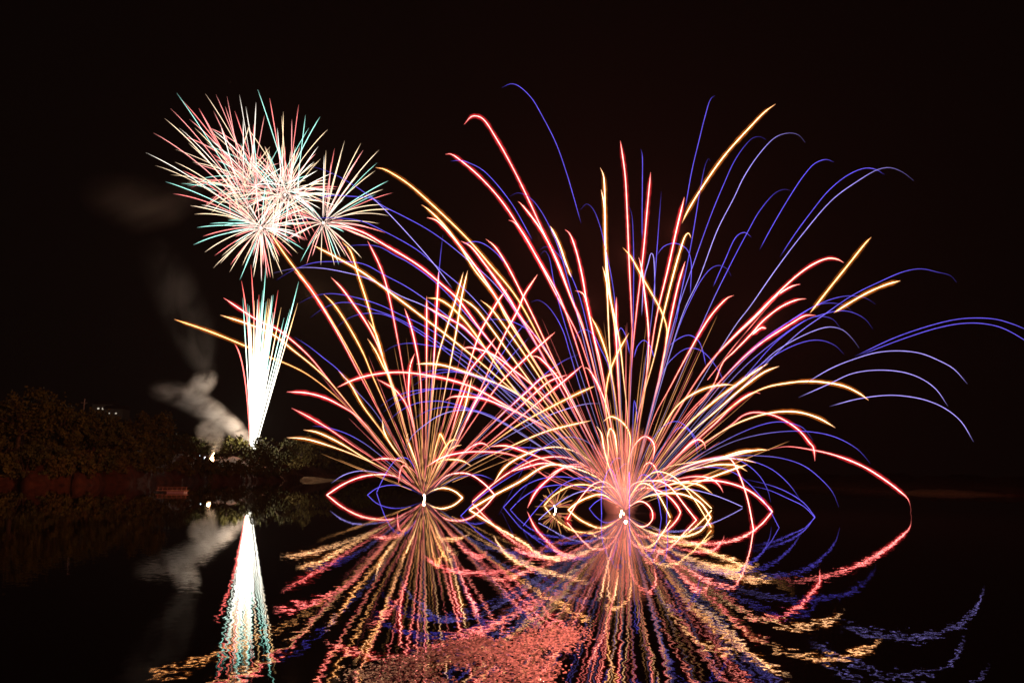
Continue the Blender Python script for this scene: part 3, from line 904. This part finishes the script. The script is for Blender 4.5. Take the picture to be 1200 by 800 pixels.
# ---- shells that burst high above the bank
def shell(label, cx, cy, Y, tips, nrand, rad, seed, hot=1.0, bright=1.0, bias=(0, 0), spread=1.5):
    rng = random.Random(seed)
    p = at(cx, cy, Y); root = empty('firework_shell', p); tag(root, label, 'firework', 'shells bursting above the bank')
    T = [(x, y, .95) for x, y in tips]
    for k in range(nrand):
        a = rng.uniform(0, 2 * math.pi); r = rad * math.sqrt(rng.uniform(.12, 1.0))
        T.append((cx + math.cos(a) * r + bias[0] * r / rad, cy + math.sin(a) * r * .95 + bias[1] * r / rad, .5))
    rest = MB()
    for i, (tx, ty, k_) in enumerate(T):
        a = np.array((cx + rng.gauss(0, spread), cy + rng.gauss(0, spread))); t = np.array((tx, ty)); d = t - a; ln = np.linalg.norm(d)
        sag = -rng.uniform(.05, .14) * ln * abs(d[0]) / max(ln, 1) - .02 * ln
        c = a + d * .55 + np.array((0, sag))
        pts = [(1 - u) ** 2 * a + 2 * u * (1 - u) * c + u * u * t for u in [j / 11.0 for j in range(12)]]
        dep = math.sqrt(max(0, (rad * 1.15) ** 2 - ln ** 2)) / F_PX * Y * rng.choice((-1, 1)) * rng.uniform(.3, 1)
        Ys = [Y + dep * j / 11 for j in range(12)]
        col = rng.choice(((3.4, 1.2, 1.1), (3.4, .8, .75), (1.2, 2.7, 2.3), (3.2, 2.4, 1.6), (3.2, 2.3, 1.4), (3.3, 3.0, 2.6)))
        mb = MB() if i < 99 else rest
        N = 12; P3 = []; R = []; C = []
        w = rng.uniform(.42, .82); u0 = rng.uniform(.0, .2)
        for j in range(N):
            u = u0 + (1 - u0) * j / 11.0; pts[j] = (1 - u) ** 2 * a + 2 * u * (1 - u) * c + u * u * t; P3.append(at(pts[j][0], pts[j][1], Ys[j]))
            R.append((.55 + .45 * min(1, u / .3)) * min(1, (1 - u) / .2 + .25) * w * .5 * Y / F_PX)
            b = bright * (.7 + .35 * min(1, u / .35) - .3 * u) * min(1, (1 - u) / .15 + .3)
            cc = lerp((1.8 * hot, 1.3 * hot, 1.1 * hot), col, min(1, u / .6)); C.append((cc[0] * b, cc[1] * b, cc[2] * b, 1))
        mb.tube(P3, R, C, n=4)
        if i < 99: mb.build('star_trail', M_SPARK, root)
    if rest.v: o = rest.build('inner_sparks', M_SPARK, root); o['kind'] = 'stuff'
    if hot > .5: mb = MB(); r = 1.3 * Y / F_PX; mb.blob(p, r, r, r, (5, 4, 3.4, 1)); mb.build('flash', M_SPARK, root, True)


A_T = [(180, 156), (171, 179), (182, 194), (194, 213), (203, 227), (223, 241), (228, 251), (231, 266.6), (226.6, 287), (240, 295.6), (250, 314), (269, 319), (281, 328), (297, 325), (317, 325), (331, 322), (349, 297), (356, 292.5),
       (207, 109), (200, 127.5), (193, 139), (233, 127), (260, 300), (275, 305), (300, 310), (306, 316), (238, 277), (290, 300), (322, 305), (340, 285), (246, 262), (362, 262), (358, 248), (236, 240), (214, 200), (205, 190), (221, 168), (210, 150)]
B_T = [(350, 123), (358, 135), (375, 137), (384, 152), (373, 171.6), (330, 136), (332, 131), (316, 115), (302, 105), (370, 180), (378, 210), (386, 224), (376, 245), (360, 252), (335, 265), (320, 270), (368, 190), (376, 186), (372, 200), (340, 262), (352, 258), (325, 150), (342, 140), (362, 150)]
C_T = [(382, 176), (392, 174), (404, 165), (423, 168), (425.6, 176), (444, 176), (442, 191), (455, 212), (449, 222), (460, 226), (458, 245.6), (455.6, 253), (444, 262), (451.6, 273), (444, 286), (424, 302.5), (414, 311), (397, 310), (392, 311), (376, 310.6), (352, 307), (339, 280), (342, 269),
       (388, 190), (400, 180), (380, 182), (410, 200), (416, 190), (440, 200), (448, 240), (436, 268), (430, 280), (405, 300), (386, 298), (366, 300), (360, 290), (350, 275), (345, 262), (350, 250), (420, 205), (412, 215), (440, 228)]
D_T = [(240.6, 110), (253, 111), (266, 113), (264, 125), (280.6, 111), (233, 127), (214, 118), (222, 140), (228, 150), (215, 160), (250, 130), (275, 130), (288, 125), (300, 120), (310, 135), (245, 150), (258, 145), (205, 175), (200, 205), (212, 215), (270, 150), (285, 140), (237, 170), (226, 190)]
shell('broad white and red shell burst, lowest centre of the high cluster', 306, 267, 190, A_T, 70, 66, 4)
shell('brightest white shell burst, at the right of the high cluster', 334, 228, 196, B_T, 100, 64, 5, bright=1.05, spread=6)
shell('tall shell burst spreading to the upper left of the high cluster', 298, 226, 202, D_T, 84, 62, 6, bright=.85, bias=(-22, -26), hot=.4, spread=13)
shell('smaller separate shell burst right of the high cluster', 379, 261, 188, C_T, 16, 60, 7, bright=.95)

# ---- white fountain on the bank
YF = 205.0
p = at(294, 541, YF); root = empty('firework_fountain', p); tag(root, 'tall narrow white firework fountain rising from behind the bank trees', 'firework')
rng = random.Random(19)
F_T = [((294, 310), 'r', (303, 420)), ((283, 329), 'r', (297, 400)), ((284.6, 349), 't', None), ((312, 308), 't', None), ((303.5, 345.5), 'r', None), ((319, 347), 't', None), ((326, 340), 'r', None), ((350, 330), 't', None), ((349, 355), 'g', None),
       ((329.5, 360), 'g', None), ((275, 403), 'r', (290, 420)), ((292, 358), 't', None), ((298, 352), 'g', None), ((308, 340), 't', None), ((316, 350), 'g', None), ((333, 372), 't', None), ((340, 362), 't', None)]
for k in range(40):
    F_T.append(((rng.gauss(308, 10), rng.uniform(345, 425)), rng.choice('twgtw'), None))
for (tx, ty), c, ctl in F_T:
    a = np.array((294.5 + rng.uniform(-1.5, 1.5), 541.0)); t = np.array((tx, ty))
    cc = np.array(ctl) if ctl else a + (t - a) * .5 + np.array((rng.uniform(-1, 1), 0))
    pts = [(1 - u) ** 2 * a + 2 * u * (1 - u) * cc + u * u * t for u in [j / 13.0 for j in range(14)]]
    dY = rng.uniform(-5, 5); mb = MB(); P3 = []; R = []; C = []; w = rng.uniform(.6, 1.15)
    base = {'r': (4.5, .7, .6), 't': (1.5, 3.6, 3.0), 'g': (4.5, 2.6, 1.1), 'w': (5, 4.6, 4)}[c]
    for j in range(14):
        u = j / 13.0; P3.append(at(pts[j][0], pts[j][1], YF + dY * u)); R.append((.75 + .25 * u) * min(1, (1 - u) / .2 + .25) * w * .5 * YF / F_PX)
        k_ = min(1, max(0, (u - .45) / .4)); q = lerp((5.5, 5.2, 4.4) if c != 'r' or not ctl else base, base, k_); b = min(1, (1 - u) / .2 + .25)
        C.append((q[0] * b, q[1] * b, q[2] * b, 1))
    mb.tube(P3, R, C, n=4); mb.build('star_trail', M_SPARK, root)
flash(root, 293.5, 540, YF - 2, 2.4, (16, 11, 7))

# ---- point lamps standing in for the light these fires give off
def glow_lamp(name, px, py, Y, rad_px, watts, col, parent):
    ld = bpy.data.lights.new(name, 'POINT'); ld.energy = watts; ld.color = col; ld.shadow_soft_size = rad_px * Y / F_PX
    o = bpy.data.objects.new(name, ld); COL.objects.link(o); o.location = at(px, py, Y); return o


glow_lamp('fountain_light', 298.5, 492, YF - 6, 1.3, 15000, (1, .78, .58), None)
glow_lamp('shell_light', 306, 267, 190, 1.4, 60000, (1, .52, .36), None)
glow_lamp('flame_light', 248.6, 535.5, 181, 1.6, 4500, (1, .62, .34), None)
glow_lamp('mine_light', 733, 590, Y0['M'] * .985, 1.0, 2500, (1, .27, .20), None)
for px, py, wt in ((688, 357, 1), (737, 301, 1), (792, 271, .8), (639, 277, 1), (894, 376, 1), (640, 409, .8)):
    glow_lamp('star_fill_light', px, py, Y0['M'] * .999, .5, 9500 * wt, (1, .19, .125), None)  # added lamps hidden on the trails to carry the burst's light
glow_lamp('mine_light', 497, 578, Y0['L'] * .985, 1.1, 900, (1, .50, .30), None)
for px, py in ((414, 356), (367, 343)):
    glow_lamp('star_fill_light', px, py, Y0['L'] * .999, .45, 8000, (1, .50, .24), None)  # added lamps hidden on the left mine's trails

# ---- flame on the bank
pf = at(248, 541, 181); root = empty('flame', pf); tag(root, 'small bright flame burning on the bank under pale smoke', 'flame')
mb = MB()
for dx, dz, r, hh in ((0, .55, .42, .62), (.16, 1.05, .28, .62), (.34, 1.55, .15, .5), (-.22, .35, .24, .36)):
    mb.blob((pf.x + dx, pf.y, pf.z + dz), r, r, hh, (24, 13, 6, 1))
mb.build('fire', M_SPARK, root, True)


# ------------------------------------------------------------------ smoke
def smoke(name, label, path, dens, nscale, col=(.96, .86, .78), stretch=(1, 1, 1), thr=(.38, .68), cat='smoke'):
    """path: (px, py, radius px, weight), Y"""
    pts, Y = path
    P = [at(px, py, Y) for px, py, r, w in pts]; R = [r * Y / F_PX for _, _, r, _ in pts]
    mb = MB(); ext0 = (P[0] - P[1]).normalized() * R[0] if len(P) > 1 else Vector((0, 0, 0)); ext1 = (P[-1] - P[-2]).normalized() * R[-1]
    pp = [P[0] + ext0 * .95] + P + [P[-1] + ext1 * .95]; rr = [R[0] * .35] + R + [R[-1] * .35]
    mb.tube(pp, rr, n=14)
    c0 = P[0]; balls = []
    for i in range(len(P) - 1):
        n_ = max(1, int((P[i + 1] - P[i]).length / (.3 * min(R[i], R[i + 1]))))
        for j in range(n_):
            u = j / n_; balls.append((tuple(P[i].lerp(P[i + 1], u) - c0), R[i] + (R[i + 1] - R[i]) * u, pts[i][3] + (pts[i + 1][3] - pts[i][3]) * u))
    balls.append((tuple(P[-1] - c0), R[-1], pts[-1][3]))
    mt = smoke_mat(name + '_volume', balls[:60], dens, nscale, col, stretch, thr)
    root = empty(name, c0); tag(root, label, cat, 'smoke drifting from the fireworks')
    o = mb.build('smoke_body', mt, root); return root


smoke('smoke_plume', 'long pale smoke plume drifting up to the left from the white fountain', ([(292, 519, 9, 1), (272, 501, 15, 1), (250, 485, 18, 1), (228, 470, 19, .8), (206, 461, 18, .5), (186, 457, 16, .2)], 203), .48, .26, stretch=(.75, 1, 1.4), thr=(.36, .64))
smoke('smoke_plume', 'short round puff at the top of the long smoke plume', ([(222, 459, 12, .7), (236, 450, 18, 1), (246, 443, 13, .7)], 201), .5, .36, thr=(.38, .62))
smoke('smoke_plume', 'short mushroom of smoke standing on the small bright flame', ([(249, 534, 5, 1), (253, 522, 9, 1), (254, 511, 13, 1), (242, 505, 16, .8)], 183), .95, .6, thr=(.38, .62))
smoke('smoke_cloud', 'faint brown smoke cloud left of the high shell bursts', ([(120, 228, 34, .25), (160, 240, 42, .8), (195, 240, 34, .9), (225, 225, 24, .4)], 200), .06, .06, col=(.95, .78, .64), stretch=(.6, 1, 1.6), thr=(.36, .70))
smoke('smoke_cloud', 'faint grey smoke veil above the long smoke plume', ([(240, 420, 24, .9), (222, 380, 34, .8), (205, 340, 36, .6), (185, 300, 30, .2)], 194), .045, .10, col=(.92, .9, .86), stretch=(1.6, 1, .8), thr=(.40, .68))
smoke('smoke_cloud', 'reddish smoke glowing round the tubes of the largest firework', ([(727, 590, 24, .7), (727, 565, 36, 1), (722, 540, 36, .8), (740, 520, 26, .4)], 46.5), .34, .7, thr=(.36, .66))


# ---- a patch of near water ruffled by the breeze, it glitters in the red of the fireworks
OUT = [(392, 802), (402, 792), (430, 783), (452, 772), (485, 764), (505, 752), (535, 749), (570, 741), (602, 739), (640, 737), (665, 727), (678, 735), (684, 745), (672, 756), (662, 768), (652, 782), (646, 802)]


def inside(px, py):
    c = False; j = len(OUT) - 1
    for i in range(len(OUT)):
        (xi, yi), (xj, yj) = OUT[i], OUT[j]
        if (yi > py) != (yj > py) and px < (xj - xi) * (py - yi) / (yj - yi) + xi: c = not c
        j = i
    return c


rng = random.Random(77); mb = MB(); st = .022
for iy in range(int(4.6 / st)):
    for ix in range(int(4.4 / st)):
        X = -2.7 + ix * st; Y = 7.1 + iy * st
        v = Vector((X, Y, 0)) - CAM; q = v.dot(FW); px = CX + F_PX * v.dot(RV) / q; py = CY - F_PX * v.dot(UV) / q
        if rng.random() < max(0, (752 + .03 * (600 - px) - py) / 60): continue
        if not inside(px + rng.gauss(0, 11), py + rng.gauss(0, 4.5) if py < 796 else 790): continue
        hole = math.sin(X * 4.1 + Y * 2.2) + math.sin(X * 2.3 - Y * 3.1 + 1.3) + .6 * math.sin(X * 11 + Y * 7)
        if hole < rng.gauss(-1.0, .7) or rng.random() < .36: continue
        b = len(mb.v); za, zb, zc = [rng.uniform(.003, .0085) for _ in range(3)]; mb.v += [(X, Y, za), (X + st, Y, zb), (X + st, Y + st, zc + zb - za + .006), (X, Y + st, zc + .006)]; mb.f.append((b, b + 1, b + 2, b + 3))
mt, nt, N, L = new_mat('ruffled_water_surface'); out = N.new('ShaderNodeOutputMaterial'); p_ = N.new('ShaderNodeBsdfPrincipled')
p_.inputs['Base Color'].default_value = (.004, .004, .004, 1); p_.inputs['Roughness'].default_value = .47; p_.inputs['IOR'].default_value = 1.36
g = N.new('ShaderNodeNewGeometry'); nz = N.new('ShaderNodeTexNoise'); nz.inputs['Scale'].default_value = 55; nz.inputs['Detail'].default_value = 2
L.new(g.outputs['Position'], nz.inputs['Vector'])
sb = N.new('ShaderNodeVectorMath'); sb.operation = 'SUBTRACT'; sb.inputs[1].default_value = (.5, .5, .5); L.new(nz.outputs['Color'], sb.inputs[0])
ml = N.new('ShaderNodeVectorMath'); ml.operation = 'MULTIPLY'; ml.inputs[1].default_value = (.9, .45, 0); L.new(sb.outputs[0], ml.inputs[0])
ad = N.new('ShaderNodeVectorMath'); ad.operation = 'ADD'; ad.inputs[1].default_value = (0, 0, 1); L.new(ml.outputs[0], ad.inputs[0])
nm = N.new('ShaderNodeVectorMath'); nm.operation = 'NORMALIZE'; L.new(ad.outputs[0], nm.inputs[0]); L.new(nm.outputs[0], p_.inputs['Normal'])
L.new(p_.outputs['BSDF'], out.inputs['Surface'])
tag(mb.build('ruffled_water', mt), kind='structure')

# ---- the air
mb = MB(); mb.box(-940, 940, -45, 940, -4, 160)
mt, nt, N, L = new_mat('thin_haze'); out = N.new('ShaderNodeOutputMaterial'); pv = N.new('ShaderNodeVolumePrincipled')
pv.inputs['Color'].default_value = (.85, .85, .85, 1); pv.inputs['Density'].default_value = 0.000055
L.new(pv.outputs['Volume'], out.inputs['Volume'])
tag(mb.build('haze', mt), kind='stuff')
